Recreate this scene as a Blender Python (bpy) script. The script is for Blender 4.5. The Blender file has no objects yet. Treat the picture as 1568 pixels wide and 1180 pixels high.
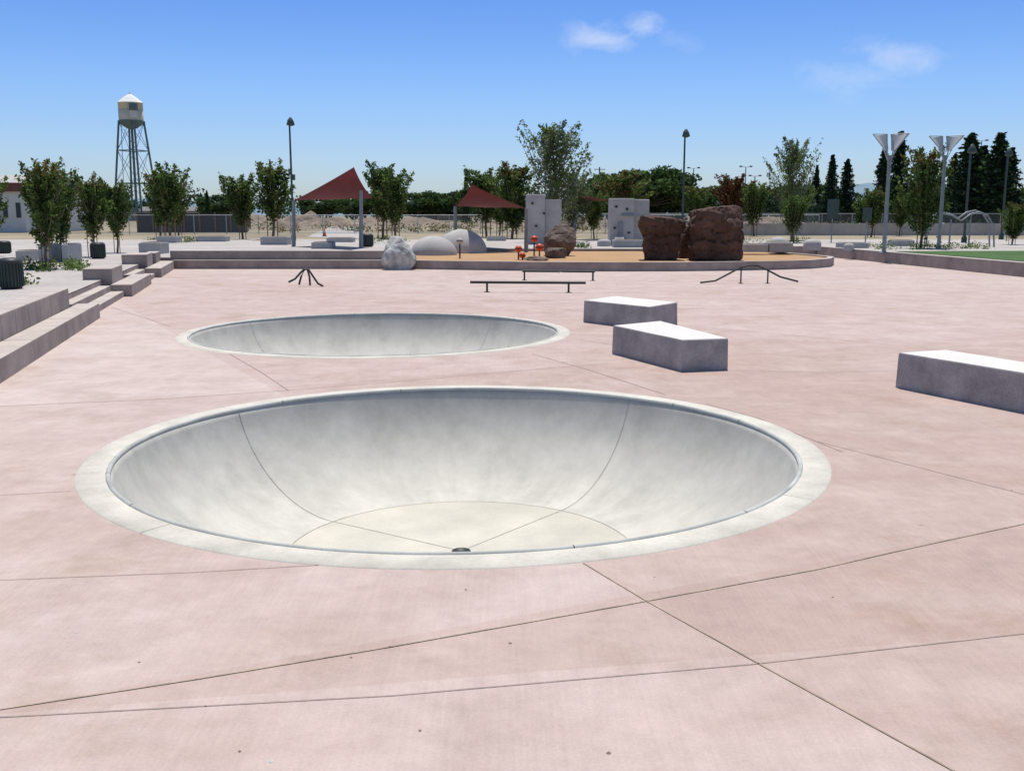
import bpy, math, random, bmesh
import numpy as np
from mathutils import Vector, geometry
from mathutils import noise as mn
S=bpy.context.scene
H=2.2
F=1524.0; PIT=math.radians(9.68); CP,SP=math.cos(PIT),math.sin(PIT)
# survey helpers: bearings -> real ground coordinates
def G(u,v,z=0.0):
    x=u-784; fw=F*CP-(v-590)*SP; dn=F*SP+(v-590)*CP
    t=(H-z)/dn
    return (x*t,fw*t)
def At(u,v,y):
    x=u-784; fw=F*CP-(v-590)*SP; dn=F*SP+(v-590)*CP
    t=y/fw
    return (x*t,y,H-dn*t)
def link(o):
    S.collection.objects.link(o); return o
# ---------------- materials
def rgba(c): return (c[0],c[1],c[2],1)
def newmat(name):
    m=bpy.data.materials.new(name); m.use_nodes=True
    nt=m.node_tree; b=nt.nodes['Principled BSDF']; return m,nt,b
def mat(name,c,rough=.85,sc=3.0,var=.18,bump=.15,metal=0,fine=40,c2=None,spec=.3,fs=.35):
    m,nt,b=newmat(name); N=nt.nodes; L=nt.links
    tc=N.new('ShaderNodeTexCoord')
    n=N.new('ShaderNodeTexNoise'); n.inputs['Scale'].default_value=sc; n.inputs['Detail'].default_value=6; n.inputs['Roughness'].default_value=.62
    L.new(tc.outputs['Object'],n.inputs['Vector'])
    n2=N.new('ShaderNodeTexNoise'); n2.inputs['Scale'].default_value=fine; n2.inputs['Detail'].default_value=2
    L.new(tc.outputs['Object'],n2.inputs['Vector'])
    r=N.new('ShaderNodeValToRGB'); r.color_ramp.elements[0].position=.3; r.color_ramp.elements[1].position=.7
    ca=[x*(1-var) for x in c]; cb=[min(1,x*(1+var)) for x in (c2 or c)]
    r.color_ramp.elements[0].color=rgba(ca); r.color_ramp.elements[1].color=rgba(cb)
    L.new(n.outputs['Fac'],r.inputs['Fac'])
    mx=N.new('ShaderNodeMix'); mx.data_type='RGBA'; mx.blend_type='MULTIPLY'; mx.inputs[0].default_value=fs
    r2=N.new('ShaderNodeValToRGB'); r2.color_ramp.elements[0].position=.3; r2.color_ramp.elements[1].position=.6
    r2.color_ramp.elements[0].color=(.6,.6,.6,1); r2.color_ramp.elements[1].color=(1,1,1,1)
    L.new(n2.outputs['Fac'],r2.inputs['Fac'])
    L.new(r.outputs['Color'],mx.inputs[6]); L.new(r2.outputs['Color'],mx.inputs[7])
    L.new(mx.outputs[2],b.inputs['Base Color'])
    b.inputs['Roughness'].default_value=rough; b.inputs['Metallic'].default_value=metal
    b.inputs['Specular IOR Level'].default_value=spec
    if bump:
        bp=N.new('ShaderNodeBump'); bp.inputs['Strength'].default_value=bump; bp.inputs['Distance'].default_value=.05
        L.new(n.outputs['Fac'],bp.inputs['Height']); L.new(bp.outputs['Normal'],b.inputs['Normal'])
    return m
def leafmat(name,c,tr=.45):
    m=bpy.data.materials.new(name); m.use_nodes=True; nt=m.node_tree; N=nt.nodes; L=nt.links; N.clear()
    o=N.new('ShaderNodeOutputMaterial'); d=N.new('ShaderNodeBsdfDiffuse'); t=N.new('ShaderNodeBsdfTranslucent'); mx=N.new('ShaderNodeMixShader')
    g=N.new('ShaderNodeNewGeometry'); r=N.new('ShaderNodeValToRGB')
    r.color_ramp.elements[0].color=rgba([x*.6 for x in c]); r.color_ramp.elements[1].color=rgba([x*1.5 for x in c])
    L.new(g.outputs['Random Per Island'],r.inputs['Fac'])
    L.new(r.outputs['Color'],d.inputs['Color']); L.new(r.outputs['Color'],t.inputs['Color'])
    mx.inputs[0].default_value=tr
    L.new(d.outputs[0],mx.inputs[1]); L.new(t.outputs[0],mx.inputs[2]); L.new(mx.outputs[0],o.inputs[0])
    return m
def math_node(N,L,op,a,b=None,clamp=False):
    n=N.new('ShaderNodeMath'); n.operation=op; n.use_clamp=clamp
    for i,x in enumerate((a,b)):
        if x is None: continue
        if isinstance(x,(int,float)): n.inputs[i].default_value=x
        else: L.new(x,n.inputs[i])
    return n.outputs[0]
# ---------------- joint lines (on the pink slab)
JL=[ [(0,888),(300,876),(540,862)],
     [(0,1086),(300,1040),(600,990),(980,922),(1250,872),(1400,838),(1568,802),(1800,745)],
     [(893,862),(990,920),(1160,1015),(1460,1180),(1700,1330)],
     [(-200,1108),(0,1098),(600,1065),(1150,1017),(1568,970),(1800,944)],
     [(1252,676),(1568,757),(1800,815)],
     [(-150,768),(0,758),(108,752)],
     [(0,622),(230,612),(450,597),(680,578),(860,562),(937,556)],
     [(350,541),(400,570),(442,598)],
     [(815,542),(900,566),(1018,604)],
     [(888,520),(950,530)],
     [(1115,567),(1250,570),(1380,568)],
     [(1037,497),(1200,512),(1400,531),(1568,548)],
     [(1290,692),(1160,640),(1080,618)],
     [(170,470),(262,500)],
     [(130,484),(400,472),(600,466),(900,458)],
     [(1110,452),(1300,463),(1568,484)],
     [(640,440),(895,478)],
     [(240,430),(700,428),(1200,432),(1568,446)]]
def pink_mat():
    m,nt,b=newmat('pink_concrete'); N=nt.nodes; L=nt.links
    tc=N.new('ShaderNodeTexCoord'); P=tc.outputs['Object']
    def noise(sc,det=6,vec=P,ro=.6,dist=0):
        n=N.new('ShaderNodeTexNoise'); n.inputs['Scale'].default_value=sc; n.inputs['Detail'].default_value=det; n.inputs['Roughness'].default_value=ro
        n.inputs['Distortion'].default_value=dist
        L.new(vec,n.inputs['Vector']); return n.outputs['Fac']
    n1=noise(.22,2); n2=noise(1.4,7,ro=.7,dist=.4); n3=noise(70,2); n4=noise(6,5,ro=.72)
    mp=N.new('ShaderNodeMapping'); mp.inputs['Rotation'].default_value=(0,0,math.radians(14)); mp.inputs['Scale'].default_value=(45,1.2,1); L.new(P,mp.inputs['Vector'])
    n5=noise(1,3,mp.outputs['Vector'])
    mp2=N.new('ShaderNodeMapping'); mp2.inputs['Rotation'].default_value=(0,0,math.radians(-8)); mp2.inputs['Scale'].default_value=(.25,1.6,1); L.new(P,mp2.inputs['Vector'])
    n6=noise(1,4,mp2.outputs['Vector'])
    M=lambda op,a,bb=None,cl=False: math_node(N,L,op,a,bb,cl)
    tint=None
    for idx,w in ((1,.45),(3,-.5),(2,-.55),(6,.4),(11,.3),(17,.2),(4,-.3)):
        a=G(*JL[idx][0]); c=G(*JL[idx][-2] if idx in(1,2,3) else JL[idx][-1])
        dx,dy=c[0]-a[0],c[1]-a[1]; l=math.hypot(dx,dy); nx,ny=-dy/l,dx/l
        vm=N.new('ShaderNodeVectorMath'); vm.operation='DOT_PRODUCT'; L.new(P,vm.inputs[0]); vm.inputs[1].default_value=(nx,ny,0)
        s=M('GREATER_THAN',vm.outputs['Value'],nx*a[0]+ny*a[1])
        s=M('MULTIPLY',s,w)
        tint=s if tint is None else M('ADD',tint,s)
    f=M('ADD',M('MULTIPLY',tint,.5),M('MULTIPLY',M('SUBTRACT',n1,.5),1.1))
    f=M('ADD',f,M('MULTIPLY',M('SUBTRACT',n2,.5),1.0))
    f=M('ADD',f,M('MULTIPLY',M('SUBTRACT',n6,.5),.9))
    f=M('ADD',f,.5,True)
    mx=N.new('ShaderNodeMix'); mx.data_type='RGBA'; L.new(f,mx.inputs[0])
    mx.inputs[6].default_value=(.465,.345,.30,1); mx.inputs[7].default_value=(.545,.455,.42,1)
    br=M('ADD',.97,M('MULTIPLY',M('SUBTRACT',n2,.5),.42))
    br=M('ADD',br,M('MULTIPLY',M('SUBTRACT',n4,.5),.30))
    br=M('ADD',br,M('MULTIPLY',M('SUBTRACT',n3,.5),.28))
    br=M('ADD',br,M('MULTIPLY',M('SUBTRACT',n5,.5),.17))
    br=M('ADD',br,M('MULTIPLY',tint,.045))
    vo=N.new('ShaderNodeTexVoronoi'); vo.inputs['Scale'].default_value=.9; L.new(P,vo.inputs['Vector'])
    st=N.new('ShaderNodeValToRGB'); st.color_ramp.elements[0].position=.012; st.color_ramp.elements[0].color=(.62,.6,.58,1); st.color_ramp.elements[1].position=.03; st.color_ramp.elements[1].color=(1,1,1,1)
    L.new(vo.outputs['Distance'],st.inputs['Fac'])
    n7=noise(.6,6,ro=.68); st2=N.new('ShaderNodeValToRGB'); st2.color_ramp.elements[0].position=.55; st2.color_ramp.elements[0].color=(1,1,1,1); st2.color_ramp.elements[1].position=.70; st2.color_ramp.elements[1].color=(.85,.815,.75,1)
    L.new(n7,st2.inputs['Fac'])
    vm=N.new('ShaderNodeVectorMath'); vm.operation='SCALE'; L.new(mx.outputs[2],vm.inputs[0]); L.new(br,vm.inputs['Scale'])
    m1=N.new('ShaderNodeVectorMath'); m1.operation='MULTIPLY'; L.new(vm.outputs[0],m1.inputs[0]); L.new(st.outputs['Color'],m1.inputs[1])
    m2=N.new('ShaderNodeVectorMath'); m2.operation='MULTIPLY'; L.new(m1.outputs[0],m2.inputs[0]); L.new(st2.outputs['Color'],m2.inputs[1])
    L.new(m2.outputs[0],b.inputs['Base Color'])
    b.inputs['Roughness'].default_value=.8; b.inputs['Specular IOR Level'].default_value=.2
    return m
def bowl_mat():
    m,nt,b=newmat('bowl_concrete'); N=nt.nodes; L=nt.links
    tc=N.new('ShaderNodeTexCoord'); P=tc.outputs['Object']
    M=lambda op,a,bb=None,cl=False: math_node(N,L,op,a,bb,cl)
    sep=N.new('ShaderNodeSeparateXYZ'); L.new(P,sep.inputs[0])
    cx=N.new('ShaderNodeCombineXYZ'); L.new(sep.outputs[0],cx.inputs[0]); L.new(sep.outputs[1],cx.inputs[1])
    nm=N.new('ShaderNodeVectorMath'); nm.operation='NORMALIZE'; L.new(cx.outputs[0],nm.inputs[0])
    cz=N.new('ShaderNodeCombineXYZ'); L.new(M('MULTIPLY',sep.outputs[2],.3),cz.inputs[2])
    ad=N.new('ShaderNodeVectorMath'); ad.operation='ADD'; L.new(nm.outputs[0],ad.inputs[0]); L.new(cz.outputs[0],ad.inputs[1])
    def noise(sc,det,vec,ro=.6,dist=0):
        n=N.new('ShaderNodeTexNoise'); n.inputs['Scale'].default_value=sc; n.inputs['Detail'].default_value=det; n.inputs['Roughness'].default_value=ro; n.inputs['Distortion'].default_value=dist
        L.new(vec,n.inputs['Vector']); return n.outputs['Fac']
    a=noise(7,6,ad.outputs[0],.6,.3); c=noise(1.1,7,P,.6,.3); d=noise(50,2,P); e=noise(4,7,P,.72,.2)
    s=M('ADD',.90,M('MULTIPLY',M('SUBTRACT',a,.5),.45))
    s=M('ADD',s,M('MULTIPLY',M('SUBTRACT',c,.5),.40))
    s=M('ADD',s,M('MULTIPLY',M('SUBTRACT',e,.5),.38))
    s=M('ADD',s,M('MULTIPLY',M('SUBTRACT',d,.5),.10))
    # rubber scuffs / grime patches, weighted upward as painted shade on the upper wall
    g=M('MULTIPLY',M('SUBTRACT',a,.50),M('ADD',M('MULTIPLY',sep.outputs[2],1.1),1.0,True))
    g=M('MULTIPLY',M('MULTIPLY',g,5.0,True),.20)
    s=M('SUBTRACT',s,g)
    up=M('MULTIPLY',M('ADD',M('MULTIPLY',sep.outputs[2],1.4),.85,True),.12)  # shade painted into the wall colour, darkening smoothly towards the rim
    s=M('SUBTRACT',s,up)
    mx=N.new('ShaderNodeMix'); mx.data_type='RGBA'; L.new(M('MULTIPLY',c,1.0,True),mx.inputs[0])
    mx.inputs[6].default_value=(.58,.565,.505,1); mx.inputs[7].default_value=(.64,.61,.55,1)
    vm=N.new('ShaderNodeVectorMath'); vm.operation='SCALE'; L.new(mx.outputs[2],vm.inputs[0]); L.new(s,vm.inputs['Scale'])
    L.new(vm.outputs[0],b.inputs['Base Color']); b.inputs['Roughness'].default_value=.8; b.inputs['Specular IOR Level'].default_value=.2
    return m
MT={}
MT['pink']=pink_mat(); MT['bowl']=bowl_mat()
MT['ring']=mat('rim_concrete',(.60,.565,.49),sc=2.2,var=.17,bump=0,fs=.22)
MT['floor']=mat('bowl_floor_concrete',(.55,.52,.445),sc=1.3,var=.13,bump=0,fs=.12)
MT['cope']=mat('coping_steel',(.46,.47,.44),rough=.8,sc=1.7,var=.25,bump=0,metal=0,fs=.2)
MT['joint']=mat('joint_sealant',(.32,.245,.215),sc=4,var=.4,bump=0)
MT['jointg']=mat('bowl_joint',(.38,.37,.335),sc=4,var=.3,bump=0)
MT['jointt']=mat('tan_sealant',(.38,.295,.215),sc=3,var=.4,bump=0)
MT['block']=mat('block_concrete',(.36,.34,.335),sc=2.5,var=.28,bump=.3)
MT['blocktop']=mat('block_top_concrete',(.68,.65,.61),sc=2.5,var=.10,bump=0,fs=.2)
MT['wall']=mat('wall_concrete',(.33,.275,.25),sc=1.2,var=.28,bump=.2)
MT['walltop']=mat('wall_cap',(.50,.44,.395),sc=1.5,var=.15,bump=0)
MT['pave']=mat('paving',(.45,.41,.38),sc=.3,var=.15,bump=.0,fine=6)
MT['dirt']=mat('field_dirt',(.27,.215,.16),sc=.05,var=.35,bump=0,fine=1.2,c2=(.33,.28,.18),fs=.5)
MT['dirt2']=mat('mound_dirt',(.27,.21,.16),sc=.6,var=.35,bump=.5,fine=5)
MT['orange']=mat('rubber_surface',(.43,.26,.13),sc=.8,var=.12,bump=0)
MT['grass']=mat('lawn_grass',(.055,.12,.022),sc=1.2,var=.35,bump=.3,fine=30,fs=.6)
MT['lgrey']=mat('light_concrete',(.45,.43,.41),sc=1.2,var=.16,bump=.1)
MT['planter']=mat('planter_concrete',(.38,.39,.39),sc=2,var=.12,bump=0)
MT['marble']=mat('white_rock',(.46,.46,.44),sc=2.2,var=.5,bump=.8,fine=12)
MT['brownrock']=mat('brown_rock',(.10,.056,.04),sc=1.2,var=.5,bump=1.0,fine=9,fs=.6)
MT['greyrock']=mat('grey_brown_rock',(.15,.11,.09),sc=2.2,var=.5,bump=1.0,fine=12,fs=.6)
MT['maroon']=mat('maroon_fabric',(.17,.03,.038),sc=.6,var=.15,bump=0)
MT['red']=mat('orange_red_paint',(.62,.09,.03),rough=.4,var=.05,bump=0)
MT['steel']=mat('grey_steel',(.25,.28,.29),rough=.5,var=.15,bump=0,metal=.2)
MT['gsteel']=mat('galvanised_steel',(.42,.46,.47),rough=.5,var=.1,bump=0,metal=.2)
MT['dark']=mat('dark_metal',(.035,.04,.04),rough=.5,var=.2,bump=0)
MT['dgreen']=mat('dark_green_metal',(.05,.08,.07),rough=.5,var=.2,bump=0)
MT['tower']=mat('tank_paint',(.60,.58,.47),sc=.4,var=.12,bump=0)
MT['towerw']=mat('tank_roof_paint',(.80,.80,.76),sc=.5,var=.05,bump=0)
MT['towerleg']=mat('tower_leg_steel',(.13,.19,.20),sc=1,var=.2,bump=0)
MT['bark']=mat('bark',(.19,.14,.10),sc=6,var=.3,bump=0)
MT['stake']=mat('wood_stake',(.36,.20,.11),sc=6,var=.2,bump=0)
MT['white']=mat('white_paint',(.62,.63,.61),sc=1,var=.06,bump=0)
MT['roofred']=mat('red_roof',(.16,.07,.06),sc=1,var=.2,bump=0)
MT['roofgrey']=mat('grey_roof',(.20,.19,.18),sc=1,var=.2,bump=0)
MT['darkwin']=mat('window_dark',(.04,.05,.06),rough=.3,var=.2,bump=0)
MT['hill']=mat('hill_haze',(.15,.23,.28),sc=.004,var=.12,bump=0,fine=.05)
G3=('l1','l2','l3')
MT['l1']=leafmat('leaf_mid',(.095,.15,.042),.5); MT['l2']=leafmat('leaf_light',(.15,.20,.062),.5); MT['l3']=leafmat('leaf_dark',(.052,.09,.03),.4)
MT['l4']=leafmat('leaf_red',(.13,.06,.03)); MT['l5']=leafmat('leaf_silver',(.17,.21,.14),.5); MT['l6']=leafmat('leaf_conifer',(.028,.048,.032),.15)
MT['l7']=leafmat('leaf_far',(.058,.088,.06),.2); MT['l8']=leafmat('leaf_maroon',(.11,.028,.026)); MT['l9']=leafmat('leaf_rust',(.17,.12,.05))
MT['lg']=leafmat('dry_weed',(.28,.235,.13),.3)
# ---------------- mesh builder
class MB:
    def __init__(s): s.v=[]; s.f=[]; s.m=[]; s.sm=[]; s.mats=[]
    def mi(s,k):
        if k not in s.mats: s.mats.append(k)
        return s.mats.index(k)
    def add(s,vs,fs,k,smooth=False):
        o=len(s.v); s.v+= [tuple(p) for p in vs]; i=s.mi(k)
        for f in fs: s.f.append(tuple(o+j for j in f)); s.m.append(i); s.sm.append(smooth)
    def prism(s,foot,z0,z1,k,ktop=None,taper=0,bev=0):
        n=len(foot); cx=sum(p[0] for p in foot)/n; cy=sum(p[1] for p in foot)/n
        ar=sum(foot[i][0]*foot[(i+1)%n][1]-foot[(i+1)%n][0]*foot[i][1] for i in range(n))
        if ar<0: foot=foot[::-1]
        def sc(d):
            out=[]
            for p in foot:
                l=math.hypot(p[0]-cx,p[1]-cy) or 1
                out.append((p[0]-(p[0]-cx)/l*d,p[1]-(p[1]-cy)/l*d))
            return out
        rings=[(foot,z0),(sc(taper),z1-bev)]
        if bev: rings.append((sc(taper+bev*1.3),z1))
        vs=[];fs=[]
        for r,z in rings: vs+=[(p[0],p[1],z) for p in r]
        for j in range(len(rings)-1):
            for i in range(n):
                a=j*n+i;b_=j*n+(i+1)%n; fs.append((a,b_,b_+n,a+n))
        s.add(vs,fs,k)
        top=[(p[0],p[1],rings[-1][1]) for p in rings[-1][0]]
        s.add(top,[tuple(range(n))],ktop or k)
    def box(s,c,d,k,rot=0,ktop=None,bev=0.01):
        ca,sa=math.cos(rot),math.sin(rot); hx,hy=d[0]/2,d[1]/2
        ft=[(c[0]+x*ca-y*sa,c[1]+x*sa+y*ca) for x,y in((-hx,-hy),(hx,-hy),(hx,hy),(-hx,hy))]
        s.prism(ft,c[2],c[2]+d[2],k,ktop,0,bev)
        s.add([(p[0],p[1],c[2]) for p in ft],[(3,2,1,0)],k)
    def tube(s,pts,r,k,n=8,smooth=True,caps=True):
        pts=[Vector(p) for p in pts]; m=len(pts)
        rs=r if isinstance(r,(list,tuple)) else [r]*m
        vs=[];fs=[]
        for i,p in enumerate(pts):
            t=(pts[min(i+1,m-1)]-pts[max(i-1,0)]); t=t.normalized() if t.length>0 else Vector((0,0,1))
            a=Vector((0,0,1)) if abs(t.z)<.9 else Vector((1,0,0))
            x=t.cross(a).normalized(); y=t.cross(x).normalized()
            for j in range(n):
                an=2*math.pi*j/n; q=p+(x*math.cos(an)+y*math.sin(an))*rs[i]; vs.append(q)
        for i in range(m-1):
            for j in range(n):
                a=i*n+j;b_=i*n+(j+1)%n; fs.append((a,b_,b_+n,a+n))
        s.add(vs,fs,k,smooth)
        if caps: s.add(vs[-n:],[tuple(range(n))],k); s.add(vs[:n],[tuple(range(n))[::-1]],k)
    def lathe(s,prof,c,k,n=24,smooth=True):
        vs=[];fs=[];m=len(prof)
        for r,z in prof:
            for j in range(n):
                a=2*math.pi*j/n; vs.append((c[0]+r*math.cos(a),c[1]+r*math.sin(a),c[2]+z))
        for i in range(m-1):
            for j in range(n):
                a=i*n+j;b_=i*n+(j+1)%n; fs.append((a,b_,b_+n,a+n))
        s.add(vs,fs,k,smooth)
    def obj(s,name,loc=(0,0,0)):
        me=bpy.data.meshes.new(name); me.from_pydata(s.v,[],s.f)
        for k in s.mats: me.materials.append(MT[k])
        me.polygons.foreach_set('material_index',s.m); me.polygons.foreach_set('use_smooth',s.sm)
        me.update()
        o=bpy.data.objects.new(name,me); o.location=loc; return link(o)
# ---------------- layout (unit = H)
def hh(p): return (p[0]*H,p[1]*H)
T=.2*H
def Lp(y,off=0):
    x=-3.085-.254*(y-5.91)
    return ((x-.969*off)*H,(y-.246*off)*H)
front=[(-2.0,19.02),(-1.2,18.75),(0,18.42),(1,18.25),(2,18.17),(3,18.2),(4,18.4),(4.9,18.7),(5.7,19.1),(6.3,19.8),(6.65,20.7),(6.6,21.6),(6.4,22.6),(6.2,23.6),(6.0,24.5)]
pit=[(-2.9*H,-12*H),Lp(1,.38),Lp(19.2,.38),hh((-6.85,19.35)),hh((-2.3,19.35)),hh((-2.2,24.5)),hh((6.0,24.5)),hh((6.0,25.6)),hh((7.75,25.6)),hh((8.5,16.3)),hh((11.05,-12))]
def sheet(name,loops,z,k,skirt=None):
    polys=[[Vector((p[0],p[1],0)) for p in lp] for lp in loops]
    flat=[p for lp in polys for p in lp]
    tris=geometry.tessellate_polygon(polys)
    fs=[]
    for t in tris:
        a,b_,c=[flat[i] for i in t]
        cr=(b_-a).cross(c-a).z
        if abs(cr)<1e-9: continue
        fs.append(tuple(t) if cr>0 else tuple(t[::-1]))
    mb=MB(); mb.add([(p.x,p.y,z) for p in flat],fs,k)
    if skirt:
        lp=loops[1]; n=len(lp)
        for i in range(n):
            a=lp[i];c=lp[(i+1)%n]
            mb.add([(a[0],a[1],z),(c[0],c[1],z),(c[0],c[1],-.05),(a[0],a[1],-.05)],[(0,1,2,3)],skirt)
    return mb.obj(name)
B1=(-.228*H,4.284*H); B2=(-1.175*H,8.66*H)
def circ(c,r,n=128): return [(c[0]+r*math.cos(2*math.pi*i/n),c[1]+r*math.sin(2*math.pi*i/n)) for i in range(n)]
R1o,R1i=1.562*H,1.435*H; R2o,R2i=1.68*H,1.57*H
sheet('ground',[[(-3500,-60),(3500,-60),(3500,5000),(-3500,5000)],pit],T-.02,'dirt',skirt='wall')
sheet('terrace_paving',[[hh((-26,-14)),hh((20,-14)),hh((20,34)),hh((-26,34))],pit],T,'pave')
sheet('skatepark_plaza',[pit,circ(B1,R1o),circ(B2,R2o)],0,'pink')
mb=MB()
for i,pl in enumerate(JL):
    pts=[G(*p) for p in pl]
    w=.003 if i in(0,3,5) else .005
    if i>=6: w=.005
    if i in (4,12): w=.004
    k='jointt' if i in(1,2) else 'joint'
    for a,c in zip(pts[:-1],pts[1:]):
        dx,dy=c[0]-a[0],c[1]-a[1]; l=math.hypot(dx,dy); nx,ny=-dy/l*w,dx/l*w
        ex,ey=dx/l*.003,dy/l*.003
        mb.add([(a[0]-nx,a[1]-ny,.004),(c[0]-nx+ex,c[1]-ny+ey,.004),(c[0]+nx+ex,c[1]+ny+ey,.004),(a[0]+nx,a[1]+ny,.004)],[(0,1,2,3)],k)
mb.obj('pavement_joints')
def bowl(c,Ro,Ri,jang,seed):
    mb=MB(); n=160
    dep=.484*H; run=.65*H; th=2*math.atan(dep/run); rho=run/math.sin(th)
    rf=Ri-run
    prof=[]
    K=28
    for i in range(K+1):
        t=th*(1-i/K); prof.append((rf+rho*math.sin(t),-dep+rho*(1-math.cos(t))))
    prof=[(Ri+.004,0.0)]+prof
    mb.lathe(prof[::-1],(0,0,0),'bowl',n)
    mb.lathe([(.09,-dep),(rf*.5,-dep),(rf,-dep)],(0,0,0),'floor',n)
    mb.lathe([(rf-.008,-dep+.004),(rf+.0,-dep+.004)],(0,0,0),'jointg',n)
    mb.lathe([(Ri+.012,.012),(Ri+.04,.014),(Ro-.008,.010),(Ro,.0)],(0,0,0),'ring',n)
    cp=[];
    for j in range(13):
        a=2*math.pi*j/12; cp.append((Ri+.018+.022*math.cos(a),.006+.022*math.sin(a)))
    mb.lathe(cp[::-1],(0,0,0),'cope',n)
    for a in jang:
        d=Vector((math.sin(a),math.cos(a),0)); s_=Vector((d.y,-d.x,0))*.0042
        P=[d*r+Vector((0,0,z)) for r,z in prof[1:]]
        P=[p+(-d*.003+Vector((0,0,.003))) for p in P]+[d*.1+Vector((0,0,-dep+.003))]
        vs=[];fs=[]
        for p in P: vs+=[p-s_,p+s_]
        for i in range(len(P)-1): fs.append((2*i,2*i+1,2*i+3,2*i+2))
        mb.add(vs,fs,'jointg')
        q=[d*(Ri+.042)-s_*.6+Vector((0,0,.017)),d*(Ri+.042)+s_*.6+Vector((0,0,.017)),d*Ro+s_*.6+Vector((0,0,.014)),d*Ro-s_*.6+Vector((0,0,.014))]
        mb.add(q,[(0,1,2,3)],'jointg')
    for a in [x+.2 for x in jang]+[x-.95 for x in jang]:
        d=Vector((math.sin(a),math.cos(a),0)); p=d*(Ri+.018)+Vector((0,0,.006)); t=Vector((d.y,-d.x,0))*.004
        mb.tube([p-t,p+t],.0235,'dark',10)
    mb.lathe([(0,-dep-.01),(.06,-dep-.01),(.075,-dep+.006),(.09,-dep+.006),(.095,-dep)],(0,0,0),'dark',24)
    return mb.obj('skate_bowl',(c[0],c[1],0))
def angs(c,pts): return [math.atan2(G(*p)[0]-c[0],G(*p)[1]-c[1]) for p in pts]
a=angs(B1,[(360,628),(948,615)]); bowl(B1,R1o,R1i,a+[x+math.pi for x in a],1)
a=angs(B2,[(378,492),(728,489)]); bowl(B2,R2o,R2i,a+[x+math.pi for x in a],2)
def block(pts):
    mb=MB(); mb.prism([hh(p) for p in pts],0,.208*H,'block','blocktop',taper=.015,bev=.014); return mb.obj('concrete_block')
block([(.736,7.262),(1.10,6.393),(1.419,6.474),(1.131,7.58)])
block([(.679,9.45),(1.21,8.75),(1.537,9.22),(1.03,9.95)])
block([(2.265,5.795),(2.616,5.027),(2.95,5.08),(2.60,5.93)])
def ledge(mb,y0,y1,o0,o1,z,seg,k='wall',kt='walltop'):
    n=max(1,round((y1-y0)/seg))
    for i in range(n):
        a=y0+(y1-y0)*i/n+.004; c=y0+(y1-y0)*(i+1)/n-.004
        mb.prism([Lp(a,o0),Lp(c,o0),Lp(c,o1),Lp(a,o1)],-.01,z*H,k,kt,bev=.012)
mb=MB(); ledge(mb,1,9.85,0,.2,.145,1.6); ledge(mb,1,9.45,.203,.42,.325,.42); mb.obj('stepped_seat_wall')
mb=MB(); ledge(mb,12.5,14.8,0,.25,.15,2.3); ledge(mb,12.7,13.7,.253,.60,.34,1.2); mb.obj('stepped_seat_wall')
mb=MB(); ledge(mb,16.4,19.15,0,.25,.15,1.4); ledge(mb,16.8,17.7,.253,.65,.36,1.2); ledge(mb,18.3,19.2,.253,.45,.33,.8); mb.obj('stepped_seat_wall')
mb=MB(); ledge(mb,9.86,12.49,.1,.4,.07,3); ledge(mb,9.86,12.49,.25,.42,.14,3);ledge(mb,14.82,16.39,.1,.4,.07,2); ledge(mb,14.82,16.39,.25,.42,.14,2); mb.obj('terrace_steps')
def wallpath(name,pts,th,z0,z1,seg=None,k='wall',kt='walltop'):
    mb=MB(); P=[Vector((p[0]*H,p[1]*H)) for p in pts]; n=len(P); A=[];B=[]
    for i,p in enumerate(P):
        t=(P[min(i+1,n-1)]-P[max(i-1,0)]).normalized(); nn=Vector((-t.y,t.x))*th*H
        A.append(p); B.append(p+nn)
    for i in range(n-1):
        mb.prism([tuple(A[i]),tuple(A[i+1]),tuple(B[i+1]),tuple(B[i])],z0*H,z1*H,k,kt,bev=0)
    return mb.obj(name)
def sub(a,b_,n): return [(a[0]+(b_[0]-a[0])*i/n,a[1]+(b_[1]-a[1])*i/n) for i in range(n+1)]
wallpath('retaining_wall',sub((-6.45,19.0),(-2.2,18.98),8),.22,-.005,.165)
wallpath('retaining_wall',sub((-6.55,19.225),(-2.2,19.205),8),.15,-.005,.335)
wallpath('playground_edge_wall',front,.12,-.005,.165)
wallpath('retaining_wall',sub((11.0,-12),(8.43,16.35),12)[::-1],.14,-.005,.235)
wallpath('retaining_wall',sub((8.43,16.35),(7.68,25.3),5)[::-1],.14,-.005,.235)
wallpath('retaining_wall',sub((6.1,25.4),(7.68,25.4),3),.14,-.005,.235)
sheet('playground_surface',[[hh(p) for p in [(-2.15,19.2)]+[(p[0]*.985,p[1]+.07) for p in front]+[(-2.15,24.48)]]],.14*H,'orange')
sheet('lawn',[[hh(p) for p in[(11,2),(18,2),(18,23.4),(8.6,22.6),(9.1,16.3)]]],T+.02,'grass')
def rail(name,pts,legs,r=.028):
    mb=MB(); mb.tube(pts,r,'dark',8)
    for p in legs:
        mb.tube([(p[0],p[1],0),p],r*.85,'dark',6); mb.lathe([(0,.012),(.09,.012),(.09,0)],(p[0],p[1],0),'dark',12)
    return mb.obj(name)
def grail(u0,u1,vb,vt,legs):
    y=G((u0+u1)/2,vb)[1]
    pts=[At(u0,vt,y),At(u1,vt-1,y-.3)]; z=pts[0][2]
    pts=[(p[0],p[1],z) for p in pts]
    L_=[]
    for u in legs:
        f=(u-u0)/(u1-u0); L_.append((pts[0][0]+(pts[1][0]-pts[0][0])*f,pts[0][1]+(pts[1][1]-pts[0][1])*f,z))
    rail('grind_rail',pts,L_,.04)
grail(720,897,447,432,[746,871]); grail(800,911,429,415,[803,908])
y=G(1150,434)[1]
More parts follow.
